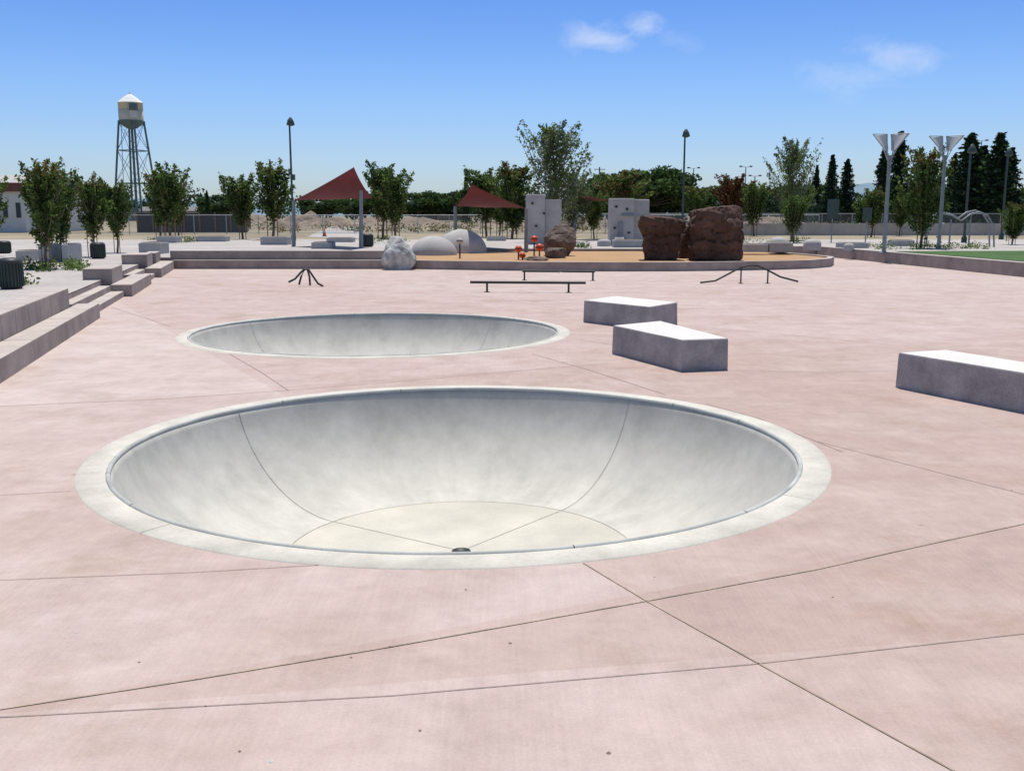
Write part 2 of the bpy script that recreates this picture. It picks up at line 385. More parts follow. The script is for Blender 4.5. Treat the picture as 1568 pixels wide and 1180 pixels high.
cv=[(1072,436),(1095,430),(1118,418),(1135,409),(1148,406),(1160,407),(1176,414),(1195,424),(1222,431)]
pts=[]
for u,v in cv:
    p=At(u,v,y); pts.append((p[0],y,max(.03,p[2])))
rail('rainbow_rail',pts,[pts[3],pts[6]],.03)
y=G(468,438)[1]
mb=MB()
for cvp,yy in (([(442,432),(452,427),(460,418),(466,412),(471,413),(474,424),(475,438)],0),([(458,436),(461,424),(466,413),(472,412),(480,424),(487,434),(495,441)],-.35)):
    pts=[At(u,v,y+yy) for u,v in cvp]; pts=[(p[0],p[1],max(.02,p[2])) for p in pts]; mb.tube(pts,.032,'dark',8)
mb.obj('curved_grind_rail')
# ---------------- rocks
def rock(name,c,d,k,seed,ncut=9,rough=.06,flat=True,stack=None):
    rnd=random.Random(seed)
    bm=bmesh.new(); bmesh.ops.create_icosphere(bm,subdivisions=5 if stack else 4,radius=1)
    pl=[]
    for i in range(ncut):
        v=Vector((rnd.uniform(-1,1),rnd.uniform(-1,1),rnd.uniform(-.4,1))).normalized(); pl.append((v,rnd.uniform(.62,.88)))
    ex=.7
    for v in bm.verts:
        p=v.co.normalized()
        if stack:
            mxv=max(abs(p.x),abs(p.y),abs(p.z)); p=p.lerp(p/mxv,.82)
        else: p=Vector([math.copysign(abs(x)**ex,x) for x in p])
        for n,dd in pl:
            if stack: dd=dd+.32
            e=p.dot(n)-dd
            if e>0: p=p-n*e*.9
        o=Vector((seed*3.1,0,0))
        q=mn.noise(p*2.2+o)*.12+mn.noise(p*6+o)*rough+mn.noise(p*14+o)*rough*.4
        if stack:
            zz=(p.z+1)/2
            zi_=zz*5.2+.8*mn.noise(Vector((p.x*1.2,p.y*1.2,seed)))
            layer=math.floor(zi_); fr=zi_-layer
            w=.10*mn.noise(Vector((layer*2.7+seed,p.x*.8,p.y*.8)))-(.09 if fr<.14 else 0)
            t=0
            for (za,sa),(zb_,sb) in zip(stack[:-1],stack[1:]):
                if za<=zz<=zb_ : t=sa+(sb-sa)*(zz-za)/(zb_-za)
            if zz>stack[-1][0]: t=stack[-1][1]
            if zz<0: t=stack[0][1]
            sxy=t*(1+w+q*.8)
            p=Vector((p.x*sxy,p.y*sxy,p.z*(1+q*.3)+.10*p.x*(1 if seed%2 else -1)*max(0,p.z)))
            v.co=Vector((p.x*d[0]/2,p.y*d[1]/2,(p.z*.5+.48)*d[2]))
        else:
            p=p*(1+q)
            v.co=Vector((p.x*d[0]/2,p.y*d[1]/2,(p.z*.5+.42)*d[2]))
    for v in bm.verts: v.co.z=max(v.co.z,-.05)
    me=bpy.data.meshes.new(name); bm.to_mesh(me); bm.free(); me.materials.append(MT[k])
    for p in me.polygons: p.use_smooth=not flat
    o=bpy.data.objects.new(name,me); o.location=c; return link(o)
def rocku(name,u0,u1,vt,vb,zb,k,seed,dep=1,y=None,**kw):
    if y is None: y=G((u0+u1)/2,vb,zb)[1]
    a=At(u0,vb,y); b_=At(u1,vb,y); t=At(u0,vt,y)
    w=b_[0]-a[0]; hgt=t[2]-zb
    return rock(name,((a[0]+b_[0])/2,y+w*dep*.4,zb),(w*1.05,w*dep,hgt*1.06),k,seed,**kw)
zi=.14*H
rocku('white_boulder',584,634,360,412,0,'marble',3,.8,y=18.6*H)
rocku('climbing_rock',982,1046,334,402,zi,'brownrock',12,.8,y=19.5*H,ncut=5,stack=[(0,.76),(.3,.78),(.5,.76),(.66,.96),(.85,1.06),(1,1.02)])
rocku('climbing_rock',1060,1140,319,405,zi,'brownrock',15,.8,y=19.2*H,ncut=5,stack=[(0,.96),(.35,.95),(.5,.97),(.7,1.0),(.85,.95),(1,.92)])
rocku('climbing_rock',1040,1064,348,398,zi,'brownrock',18,1.2,y=20.4*H,ncut=5,stack=[(0,1.1),(.5,.9),(1,.8)])
rocku('capped_boulder',834,882,343,392,zi,'greyrock',21,.9,y=21.5*H,ncut=7)
rocku('low_boulder',835,868,378,396,zi,'greyrock',24,1,y=20.4*H)
rocku('low_boulder',803,840,392,401,zi,'greyrock',25,1,y=19.3*H)
def dome(u0,u1,vt,y):
    a=At(u0,380,y);b_=At(u1,380,y);t=At(u0,vt,y); r=(b_[0]-a[0])/2; h_=t[2]-zi
    mb=MB(); mb.lathe([(r*math.cos(i/12*math.pi/2),h_*math.sin(i/12*math.pi/2)) for i in range(13)],((a[0]+b_[0])/2,y,zi),'lgrey',32); mb.obj('concrete_dome')
dome(628,700,361,22.3*H); dome(668,746,351,23.6*H)
def ballpost(u,v,vb,y,r,name='play_ball_post',k='red'):
    p=At(u,v,y); mb=MB(); mb.tube([(p[0],y,zi),(p[0],y,p[2])],.035,'dark',8)
    mb.lathe([(r*math.cos(a),r*.92*math.sin(a)) for a in [(-math.pi/2)+math.pi*i/14 for i in range(15)]],p,k,20)
    mb.lathe([(r*1.05,-.012),(r*1.05,.012)],p,'dark',20)
    mb.obj(name)
ballpost(794,381,397,19.8*H,.16); ballpost(704,369,390,20.5*H,.15,k='lgrey'); ballpost(818,366,384,21*H,.17); ballpost(800,391,402,19.6*H,.14)
ballpost(826,379,384,21.3*H,.2)
# ---------------- shade sails
def sail(corners,posts,sag=.12,n=12):
    mb=MB(); c=[Vector(p) for p in corners]; vs=[];fs=[]
    cen=sum(c,Vector())/4
    for i in range(n+1):
        for j in range(n+1):
            s,t=i/n,j/n
            p=c[0]*(1-s)*(1-t)+c[1]*s*(1-t)+c[2]*s*t+c[3]*(1-s)*t
            e=max(4*s*(1-s)*abs(2*t-1)**3,4*t*(1-t)*abs(2*s-1)**3)
            p=p.lerp(cen,sag*e); vs.append(p)
    for i in range(n):
        for j in range(n):
            a=i*(n+1)+j; fs.append((a,a+1,a+n+2,a+n+1))
    mb.add(vs,fs,'maroon',True)
    for top,base in posts: mb.tube([base,top],[.12,.09],'steel',10)
    return mb.obj('shade_sail')
ys=25*H
def base(u,y,z=T): p=At(u,380,y); return (p[0],y,z)
A=At(450,307,ys+3); B=At(542,256,ys-2.2); C=At(570,304,ys+1.5); D=At(500,306,ys+6)
sail([A,B,C,D],[(At(553,292,ys),base(553,ys)),(A,(A[0]-.1,A[1],T))],.05)
ys=24*H
A=At(697,316,ys+2);B=At(722,283,ys-1.5);C=At(806,319,ys);D=At(742,318,ys+5)
sail([A,B,C,D],[(A,(A[0],A[1],zi)),(C,(C[0],C[1]+.2,zi))],.07)
ys=33*H
A=At(880,303,ys+2);B=At(900,301,ys-1.5);C=At(938,307,ys);D=At(915,308,ys+5)
sail([A,B,C,D],[(A,(A[0],A[1],T)),(C,(C[0],C[1],T))],.08)
# ---------------- lamps
def lamp(u,vt,y,name='street_lamp',r=.085,arm=.35,box_=False):
    p=At(u,vt,y); x=p[0]; z=p[2]; mb=MB()
    mb.lathe([(.18,0),(.18,.35),(.12,.42),(r,.5)],(x,y,T),'dgreen',12)
    mb.tube([(x,y,T),(x,y,z-.5)],[r,r*.75],'dgreen',10)
    mb.tube([(x,y,z-.55),(x-.12,y,z-.15),(x,y,z-.0),(x+arm*.4,y,z-.05)],.035,'dgreen',6)
    mb.lathe([(.03,.12),(.1,.05),(.22,-.15),(.30,-.42),(.26,-.44),(.12,-.5),(0,-.52)],(x+.08,y,z-.05),'dgreen',16)
    if box_: mb.box((x+.12,y,z-4.3),(.25,.3,.4),'dgreen')
    return mb.obj(name)
lamp(443,181,33*H,box_=True); lamp(1049,199,34*H); lamp(1487,222,30*H); lamp(1544,228,34*H)
def sportlamp(u,vt,y):
    p=At(u,vt,y); mb=MB(); mb.tube([(p[0],y,T),(p[0],y,p[2])],[.2,.12],'gsteel',8)
    for i in(-1,1):
        mb.tube([(p[0],y,p[2]),(p[0]+i*1.2,y,p[2]+.1)],.07,'gsteel',6); mb.box((p[0]+i*1.2,y,p[2]),(.6,.5,.3),'dark')
    mb.obj('floodlight_pole')
for u,v in((1062,258),(1156,270),(1142,256),(866,268),(1503,216)): sportlamp(u,v,110*H)
def upole(u,vt,y):
    p=At(u,vt,y); mb=MB(); mb.tube([(p[0],y,T),(p[0],y,p[2])],[.2,.14],'bark',8)
    mb.box((p[0],y,p[2]-.6),(2.6,.15,.15),'bark'); mb.box((p[0],y,p[2]-1.8),(2.2,.15,.15),'bark'); mb.obj('utility_pole')
upole(918,256,105*H); upole(1245,262,120*H)
# ---------------- water tower
def wtower():
    y=262.0; px=y/1502
    c=At(210,325,y); x=c[0]; z=lambda v: At(210,v,y)[2]
    mb=MB(); R=17.3*px
    mb.lathe([(R*1.06,z(158)),(R*.55,z(150)),(.25,z(144)),(.25,z(142)),(0,z(141.5))],(x,y,0),'towerw',32,False)
    mb.lathe([(R*1.06,z(158)),(R*.99,z(158.5)),(R,z(168)),(R*.97,z(168.2)),(R,z(168.6)),(R,z(186))],(x,y,0),'tower',32)
    mb.lathe([(R*1.02,z(185)),(R*1.1,z(186)),(R*1.1,z(187.5)),(R*1.0,z(187.6)),(R*.8,z(192)),(R*.45,z(196.5)),(0,z(198.5))],(x,y,0),'towerleg',32)
    mb.box((x+R*.55,y-R*.9,z(182)),(1.9,.2,2.2),'white',rot=.5); mb.box((x+R*.55+.1,y-R*.93,z(171)),(2.0,.3,1.7),'towerleg',rot=.5)
    levels=[187,231,281,336]
    def leg(i,v):
        f=(v-187)/(308-187); r=(15.0+10.5*f)*px*1.05
        a=math.radians(32+90*i); return (x+r*math.cos(a)*1.12,y+r*math.sin(a)*1.12,z(v))
    for i in range(4):
        mb.tube([leg(i,v) for v in levels],.26,'towerleg',6)
        for v in levels[1:]: mb.tube([leg(i,v),leg((i+1)%4,v)],.13,'towerleg',6)
        for v0,v1 in zip(levels[:-1],levels[1:]):
            mb.tube([leg(i,v0),leg((i+1)%4,v1)],.06,'towerleg',5); mb.tube([leg(i,v1),leg((i+1)%4,v0)],.06,'towerleg',5)
    mb.tube([(x,y,z(198)),(x,y,0)],.32,'towerleg',10)
    mb.tube([(x-1.5,y-R,z(187)),(x-1.9,y-R-.6,0)],.08,'towerleg',5)
    mb.obj('water_tower')
wtower()
def funnel(u,vt,vj,vb,w,y):
    mb=MB(); b0=At(u,vb,y); j=At(u,vj,y); x=b0[0]
    mb.tube([(x,y,T),(x,y,j[2])],[.10,.085],'steel',12)
    mb.lathe([(.2,0),(.2,.06),(.1,.08)],(x,y,T),'steel',12)
    k=y/1510
    zt=At(u,vt,y)[2]
    for sx in(-1,1):
        o=Vector((x+sx*(.05),y,j[2]))
        a=Vector((x+sx*w*k*.95,y-.25*sx,zt)); b_=Vector((x+sx*w*k*.12,y+.25,zt))
        mb.tube([o-Vector((0,0,.3)),o+Vector((sx*.1,0,.25)),b_],.03,'gsteel',6)
        mb.tube([o-Vector((0,0,.3)),o+Vector((sx*.28,0,.35)),a],.03,'gsteel',6)
        n=8;vs=[];fs=[]
        for i in range(n+1):
            t=i/n; ctr=a.lerp(b_,t)+Vector((0,.12*math.sin(math.pi*t),-.04*math.sin(math.pi*t)))
            vs.append(ctr); vs.append(o+(ctr-o)*.22)
        for i in range(n): fs.append((2*i,2*i+1,2*i+3,2*i+2))
        mb.add(vs,fs,'white',True)
        mb.tube([a,b_],.022,'gsteel',6)
    mb.obj('wind_sculpture')
funnel(1353,205,238,388,25,21.5*H); funnel(1437,208,238,380,24,24*H)
mb=MB(); y=26*H
pts=[At(u,v,y) for u,v in [(1420,350),(1430,335),(1445,327),(1460,330),(1472,338),(1486,328),(1500,325),(1512,330),(1521,345),(1522,384)]]
mb.tube(pts,.05,'steel',8)
pts2=[(p[0]+.3,p[1]+1.2,p[2]+.1) for p in pts]; mb.tube(pts2,.05,'steel',8)
for u in(1421,1456,1486): p=At(u,336,y); mb.tube([(p[0],y,T),(p[0],y,p[2])],.05,'steel',8)
mb.obj('wave_arbor')
def sign(u,v0,v1,w,y,k='dgreen'):
    mb=MB(); a=At(u,v0,y); b_=At(u,v1,y); mb.tube([(a[0],y,T),(a[0],y,a[2])],.04,'steel',6)
    mb.box((a[0],y-.06,b_[2]),(w,.05,a[2]-b_[2]),k); mb.obj('sign_board')
sign(1276,305,335,.75,30*H); sign(1328,318,338,.6,30*H); sign(1545,318,334,.8,32*H,'dark')
def slab(u0,u1,vt,vb,y,th=.4,rot=0,k='lgrey',z=T):
    a=At(u0,vb,y);b_=At(u1,vb,y);t=At(u0,vt,y); mb=MB()
    mb.box(((a[0]+b_[0])/2,y,z),(b_[0]-a[0],th,t[2]-z),k,rot,bev=.03); return mb,a,b_,t
mb,a,b_,t=slab(932,968,304,375,27.5*H,1.2)
w=(b_[0]-a[0])
mb.box((b_[0]+w*.34,27.5*H+.4,T),(w*.66,1.2,(t[2]-T)*.98),'lgrey',bev=.03)
mb.box((b_[0]+.1,27.5*H-.67,T+(t[2]-T)*.62),(w*1.2,.12,.12),'steel')
mb.box((a[0]+w*.45,27.5*H-.65,T),(.25,.08,(t[2]-T)*.5),'steel')
for dx,dz in((.25,.8),(.7,.75),(.2,.35),(.8,.25)): mb.box((a[0]+w*dx,27.5*H-.65,T+(t[2]-T)*dz),(.14,.08,.12),'dark')
mb.lathe([(0,0),(.28,0),(.28,.5),(0,.5)],(a[0]+.5,27.5*H-1.2,T),'lgrey',16)
mb.obj('concrete_climbing_wall')
mb,a,b_,t=slab(805,834,298,372,28.5*H,1.0); mb.box((b_[0]+.52,28.5*H+.2,T),(1.0,.9,(t[2]-T)*.9),'lgrey'); 
for dx,dz in((.25,.8),(.7,.6),(.4,.35)): mb.box((a[0]+1.6*dx,28.5*H-.55,T+(t[2]-T)*dz),(.14,.08,.12),'dark')
mb.obj('concrete_climbing_wall')
def planter(u0,u1,vt,vb,dep=1.2,k='planter',name='concrete_planter',rot=0,z=T):
    y=G((u0+u1)/2,vb,z)[1]; a=At(u0,vb,y);b_=At(u1,vb,y);t=At(u0,vt,y)
    mb=MB(); w=b_[0]-a[0]; hgt=t[2]-z; c=((a[0]+b_[0])/2,y+dep/2)
    mb.box((c[0],c[1],z),(w,dep,hgt),k,rot,'walltop',bev=.02); mb.box((c[0],c[1],z+hgt-.004),(w*.86,dep*.8,.03),'dirt2',rot,bev=.005)
    mb.obj(name)
for q in [(213,246,372,389),(399,440,363,375),(477,508,371,381),(60,76,375,402),(96,106,374,402),(300,345,362,370),(1178,1214,372,386),(1140,1176,374,386),(25,40,384,400),(240,270,362,372),(500,540,364,371),(940,985,368,379),(745,775,362,369),(1290,1330,372,380),(1370,1400,368,377)]:
    planter(*q)
def bollard(u,vt,vb,r,k='lgrey'):
    y=G(u,vb,T)[1]; p=At(u,vt,y); mb=MB(); h_=p[2]-T
    mb.lathe([(r,0),(r,h_*.6),(r*.85,h_*.85),(r*.4,h_*.98),(0,h_)],(p[0],y,T),k,20); mb.obj('concrete_bollard')
for q in [(1192,363,384,.5),(1244,366,383,.45),(925,366,377,.4),(1300,372,384,.25)]: bollard(*q)
def can(u,vt,vb,r):
    y=G(u,vb,T)[1]; p=At(u,vt,y); h_=p[2]-T; mb=MB()
    mb.lathe([(r*.85,0),(r,h_*.1),(r,h_*.78),(r*1.08,h_*.8),(r*1.08,h_*.85),(r*.8,h_*.95),(r*.45,h_*.97),(r*.45,h_*.9),(0,h_*.9)],(p[0],y,T),'dark',24)
    for i in range(24):
        a=2*math.pi*i/24; mb.tube([(p[0]+r*1.03*math.cos(a),y+r*1.03*math.sin(a),T+h_*.08),(p[0]+r*1.03*math.cos(a),y+r*1.03*math.sin(a),T+h_*.78)],.02,'dgreen',4)
    mb.obj('trash_can')
can(14,393,442,.27); can(562,357,378,.33); can(149,370,396,.28); can(5,368,388,.3)
def cone(u,vb):
    y=G(u,vb,T)[1]; p=At(u,vb,y); mb=MB(); mb.box((p[0],y,T),(.4,.4,.05),'dark'); mb.lathe([(.15,.05),(.05,.7),(.0,.72)],(p[0],y,T),'red',12); mb.lathe([(.122,.32),(.09,.5)],(p[0],y,T),'white',12); mb.obj('traffic_cone')
cone(497,362)
def chain():
    m=bpy.data.materials.new('chain_link_mesh'); m.use_nodes=True; nt=m.node_tree; N=nt.nodes; L=nt.links; N.clear()
    o=N.new('ShaderNodeOutputMaterial'); d=N.new('ShaderNodeBsdfDiffuse'); d.inputs[0].default_value=(.3,.31,.31,1); t=N.new('ShaderNodeBsdfTransparent'); mx=N.new('ShaderNodeMixShader'); mx.inputs[0].default_value=.2
    L.new(t.outputs[0],mx.inputs[1]);L.new(d.outputs[0],mx.inputs[2]);L.new(mx.outputs[0],o.inputs[0]); return m
MT['chain']=chain()
def fence(x0,y0,x1,y1,h_,sp=3):
    mb=MB(); l=math.hypot(x1-x0,y1-y0); n=int(l/sp)
    for i in range(n+1):
        f=i/n; x=x0+(x1-x0)*f; y=y0+(y1-y0)*f
        mb.tube([(x,y,T-.05),(x,y,T+h_)],.04,'gsteel',6)
    mb.tube([(x0,y0,T+h_),(x1,y1,T+h_)],.03,'gsteel',5); mb.tube([(x0,y0,T+.1),(x1,y1,T+.1)],.02,'gsteel',5)
    mb.add([(x0,y0+.06,T),(x1,y1+.06,T),(x1,y1+.06,T+h_),(x0,y0+.06,T+h_)],[(0,1,2,3)],'chain')
    mb.obj('chain_link_fence')
fence(-21*H,44*H,14*H,46*H,1.8); fence(2*H,60*H,30*H,62*H,2.0,4)
mb=MB(); y=41*H
for i in range(11):
    x=9*H+i*1.72*H; mb.box((x+.86*H,y+i*.1,T),(1.71*H,.3,1.05+.03*(i%2)),'lgrey',bev=.03)
mb.obj('concrete_barrier')
mb=MB(); mb.box((-15.2*H,48*H,T),(5.2*H,.2,2.0),'dark',bev=.01)
for i in range(8): mb.box((-17.8*H+i*.74*H,48*H-.16,T),(.14,.1,2.1),'bark')
mb.obj('wooden_fence')
def house(name,u0,u1,ve,vr,y,dep,kw='white',kr='roofred',win=4,z0=T,kf=None):
    a=At(u0,340,y);b_=At(u1,340,y); ze=At(u0,ve,y)[2]; zr=At(u0,vr,y)[2]; mb=MB(); w=b_[0]-a[0]; cx=(a[0]+b_[0])/2
    mb.box((cx,y+dep/2,z0),(w,dep,ze-z0),kw,bev=0)
    o=.4; x0,x1=a[0]-o,b_[0]+o; y0,y1=y-o,y+dep+o; ym=y+dep/2
    mb.add([(x0,y0,ze),(x1,y0,ze),(x1,ym,zr),(x0,ym,zr)],[(0,1,2,3)],kr); mb.add([(x0,y1,ze),(x1,y1,ze),(x1,ym,zr),(x0,ym,zr)],[(3,2,1,0)],kr)
    mb.add([(a[0],y,ze),(a[0],y+dep,ze),(a[0],ym,zr-.1)],[(0,1,2)],kw); mb.add([(b_[0],y,ze),(b_[0],y+dep,ze),(b_[0],ym,zr-.1)],[(0,1,2)],kw)
    fh=.9 if kf else .28
    mb.box((cx,y-o-.03,ze-fh),(w+2*o,.05,fh-.01),kf or kr,bev=0)
    if kf: mb.box((b_[0]+o+.03,y+dep/2,ze-fh),(.05,dep+2*o,fh-.01),kf,bev=0)
    for i in range(win):
        x=a[0]+w*(i+.5)/win; hh_=(ze-z0); mb.box((x,y-.03,z0+hh_*.3),(w/win*.35,.05,hh_*.3),'darkwin',bev=0)
    mb.obj(name)
house('warehouse_building',-60,40,280,264,48*H,16,'white','lgrey',5,kf='roofred')
house('long_warehouse',58,345,323,316,150*H,30,'lgrey','roofgrey',14)
house('suburban_house',632,668,314,304,170*H,14,'roofgrey','dirt2',4)
house('suburban_house',672,708,312,301,165*H,14,'dirt2','roofgrey',4)
house('suburban_house',1115,1160,316,306,120*H,14,'lgrey','roofgrey',4)
house('suburban_house',1300,1345,318,306,110*H,14,'white','roofgrey',4)
house('low_shed',292,360,338,331,60*H,8,'roofred','dark',3)
def hillstrip(name,pts,y,dep,k):
    mb=MB(); P=[At(u,v,y) for u,v in pts]; vs=[];fs=[]
    for p in P: vs+=[(p[0],y-dep,T),(p[0],y,p[2]),(p[0],y+dep,T)]
    for i in range(len(P)-1):
        a=i*3; fs+=[(a,a+3,a+4,a+1),(a+1,a+4,a+5,a+2)]
    mb.add(vs,fs,k,True); return mb.obj(name)
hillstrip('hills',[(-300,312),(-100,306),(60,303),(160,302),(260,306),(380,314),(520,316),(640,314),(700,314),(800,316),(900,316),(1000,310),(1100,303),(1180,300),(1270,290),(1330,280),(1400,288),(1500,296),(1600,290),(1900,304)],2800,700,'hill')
def mound(u,v,w,h_,seed,name='dirt_mound',k='dirt2'):
    x,y=G(u,v,T); mb=MB(); n=20;m=8;vs=[];fs=[]
    for i in range(m+1):
        r=i/m
        for j in range(n):
            a=2*math.pi*j/n; rr=r*w*(1+.3*mn.noise(Vector((math.cos(a)*1.3+seed,math.sin(a)*1.3,r))))
            z=h_*(.5+.5*math.cos(math.pi*r))*(1+.5*mn.noise(Vector((rr*math.cos(a)*.5+seed,rr*math.sin(a)*.5,seed))))
            vs.append((x+rr*math.cos(a),y+rr*math.sin(a)*.6,T+z-.03))
    for i in range(m):
        for j in range(n):
            a=i*n+j;b_=i*n+(j+1)%n; fs.append((a,a+n,b_+n,b_))
    mb.add(vs,fs,k); mb.obj(name)
for i,(u,v,w,h_) in enumerate([(470,346,7,2.2),(505,347,8,1.6),(430,350,4,1.2),(590,345,9,1.6),(640,344,8,1.4),(340,347,6,.9),(900,345,9,1.5),(1000,344,12,1.6),(1180,344,10,1.5),(760,346,6,1),(380,342,14,2)]): mound(u,v,w,h_,i*3.7)
rd=[G(470,363,T),G(560,366,T),G(545,350,T),G(500,341,T),G(486,341,T),G(500,350,T)]
sheet('dirt_road',[rd],T+.006,'pave')
mb=MB(); r_=random.Random(8)
for u,v in [(932,1152),(1275,914),(403,856)]+[(r_.uniform(20,1550),r_.uniform(640,1170)) for _ in range(16)]:
    x,y=G(u,v)
    if math.hypot(x-B1[0],y-B1[1])<R1o+.05: continue
    s=r_.uniform(.005,.012); vs=[(x+s*r_.uniform(.6,1.3)*math.cos(a),y+s*r_.uniform(.6,1.3)*math.sin(a),.001) for a in [i*1.256 for i in range(5)]]+[(x,y,s*.8)]
    mb.add(vs,[(i,(i+1)%5,5) for i in range(5)],'dirt2' if r_.random()<.6 else 'white')
mb.obj('pebbles')
# ---------------- vegetation
def leaves(ll,cent,size,keys,rng):
    n=len(cent); a=rng.normal(size=(n,3)); a/=np.linalg.norm(a,axis=1)[:,None]
    b_=rng.normal(size=(n,3)); b_-= (a*b_).sum(1)[:,None]*a; b_/=np.linalg.norm(b_,axis=1)[:,None]
    s=size*(.6+.8*rng.random(n))[:,None]
    v=np.stack([cent-a*s,cent+b_*s*.55,cent+a*s,cent-b_*s*.55],1).reshape(-1,3)
    ll.append((v,keys))
def build_veg(name,mb,ll):
    V=[tuple(p) for p in mb.v]
    for v,keys in ll:
        o=len(V); V+=list(map(tuple,v.tolist())); n=len(v)//4
        for i in range(n):
            mb.f.append((o+4*i,o+4*i+1,o+4*i+2,o+4*i+3)); mb.m.append(mb.mi(keys[i])); mb.sm.append(False)
    mb.v=V
    me=bpy.data.meshes.new(name); me.from_pydata(mb.v,[],mb.f)
    for k in mb.mats: me.materials.append(MT[k])
    me.polygons.foreach_set('material_index',mb.m); me.polygons.foreach_set('use_smooth',mb.sm); me.update()
    return me
def tree_mesh(name,seed,cr=.2,tb=.25,nb=46,nl=52,ls=.02,kk=G3,top=None,up=1.3,stake=True,sig=.03,Ht=6.0,ttop=.85,pw=.65):
    rng=np.random.default_rng(seed); r=random.Random(seed); mb=MB(); ll=[]
    wob=[(0,0)]
    for i in range(6): wob.append((wob[-1][0]+r.uniform(-.012,.012)*Ht,wob[-1][1]+r.uniform(-.012,.012)*Ht))
    tp=[(wob[i][0],wob[i][1],Ht*ttop*i/6) for i in range(7)]
    mb.tube(tp,[Ht*.012*(1-.8*i/6)+.008 for i in range(7)],'bark',8)
    def tpos(z):
        f=min(5.999,max(0,z/(Ht*ttop)*6)); i=int(f); f-=i; return Vector(tp[i]).lerp(Vector(tp[i+1]),f)
    az=0
    for i in range(nb):
        tt=(i+.5)/nb; z0=Ht*(tb+(ttop-tb)*tt*.97); az+=2.4+r.uniform(-.5,.5)
        prof=math.sin(math.pi*min(1,(.22+.70*tt)))**pw
        Lh=cr*Ht*prof*r.uniform(.5,1.25); lz=min(Lh*up*r.uniform(.7,1.3)+.03*Ht,Ht*1.02-z0)
        s=tpos(z0*.97); e=s+Vector((math.cos(az)*Lh,math.sin(az)*Lh,lz)); mid=s.lerp(e,.5)+Vector((math.cos(az)*Lh*.14,math.sin(az)*Lh*.14,-lz*.08))
        mb.tube([s,mid,e],[Ht*.0045,Ht*.003,Ht*.001],'bark',4,caps=False)
        n=int(nl*r.uniform(.5,1.4)); t=rng.random(n)**.75*.95+.10
        s_,m_,e_=np.array(s),np.array(mid),np.array(e)
        c=(1-t)[:,None]*s_+t[:,None]*e_+rng.normal(size=(n,3))*np.array([sig,sig,sig*1.1])*Ht*(1.15-.75*t)[:,None]
        kb=r.choices(kk,[.45,.3,.25])[0]
        keys=[]
        for q in range(n):
            k=kb if rng.random()<.7 else r.choice(kk)
            if top and c[q,2]>Ht*.84 and rng.random()<.35: k=top
            keys.append(k)
        leaves(ll,c,ls*Ht,keys,rng)
    if stake:
        for sx in(-1,1): mb.tube([(sx*.28,0,0),(sx*.28,0,Ht*.32)],.03,'stake',6)
        mb.tube([(-.28,0,Ht*.30),(.28,0,Ht*.30)],.012,'dark',4)
    return build_veg(name,mb,ll)
def conifer_mesh(name,seed,Ht=14.,cr=.17,n=6400):
    rng=np.random.default_rng(seed); r=random.Random(seed); mb=MB(); ll=[]
    mb.tube([(0,0,0),(0,0,Ht)],[Ht*.016,.02],'bark',8)
    nb=90
    for i in range(nb):
        t=(i/nb); z=Ht*(.06+.93*t); R=cr*Ht*(1-t)**.75*r.uniform(.55,1.3)+.1; az=i*2.4+r.uniform(-.3,.3)
        m=n//nb; tt=rng.random(m)
        c=np.stack([math.cos(az)*R*tt,math.sin(az)*R*tt,z-R*.25*tt],1)+rng.normal(size=(m,3))*np.array([.03,.03,.02])*Ht*(1-.75*t)
        leaves(ll,c,.016*Ht,[('l6' if rng.random()<.75 else 'l3') for _ in range(m)],rng)
    return build_veg(name,mb,ll)
def round_mesh(name,seed,W,D,Ht,n,ls,kk,ncl=34):
    rng=np.random.default_rng(seed); r=random.Random(seed); mb=MB(); ll=[]
    mb.tube([(0,0,0),(0,0,Ht*.6)],[.25,.12],'bark',8)
    for i in range(ncl):
        a=r.uniform(0,6.28); q=r.random()**.5; zc=r.uniform(.3,.92); rr=math.sqrt(max(.05,1-((zc-.5)/.55)**2))
        c0=np.array([math.cos(a)*q*W/2*rr,math.sin(a)*q*D/2*rr,zc*Ht]); m=n//ncl
        mb.tube([(0,0,Ht*.3),tuple(c0)],[.08,.03],'bark',4,caps=False)
        d=rng.normal(size=(m,3)); d/=np.linalg.norm(d,axis=1)[:,None]
        c=c0+d*(rng.random(m)**.4)[:,None]*np.array([W*.17,D*.17,Ht*.13])
        k=r.choice(kk); leaves(ll,c,ls,[k if rng.random()<.75 else r.choice(kk) for _ in range(m)],rng)
    return build_veg(name,mb,ll)
young=[tree_mesh('young_tree',100+i,cr=.165+.015*(i%3),up=1.8,nb=44+4*(i%3),nl=120,ls=.0165,tb=.19,ttop=.80,top=('l9' if i%2 else None)) for i in range(5)]
airy=[tree_mesh('airy_tree',200+i,cr=.25,tb=.10,nb=70,nl=90,ls=.0125,kk=('l5','l2','l1'),up=1.2,stake=False,sig=.024,Ht=8,ttop=.88,pw=.9) for i in range(2)]
maroon=tree_mesh('maroon_tree',300,cr=.24,kk=('l8','l4','l3'),up=1.3,stake=False,nl=80)
rusty=tree_mesh('rusty_tree',301,cr=.27,kk=('l9','l1','l2'),up=.9,stake=False,nl=80)
dense=[tree_mesh('dense_tree',310+i,cr=.22,tb=.12,nb=60,nl=120,ls=.016,kk=('l1','l3','l2'),top='l4',up=1.4) for i in range(2)]
con=[conifer_mesh('conifer',400+i,cr=.15+.03*i) for i in range(3)]
rtree=round_mesh('round_tree',500,11,9,8,6800,.30,('l3','l7','l3','l1'))
cnt=[0]
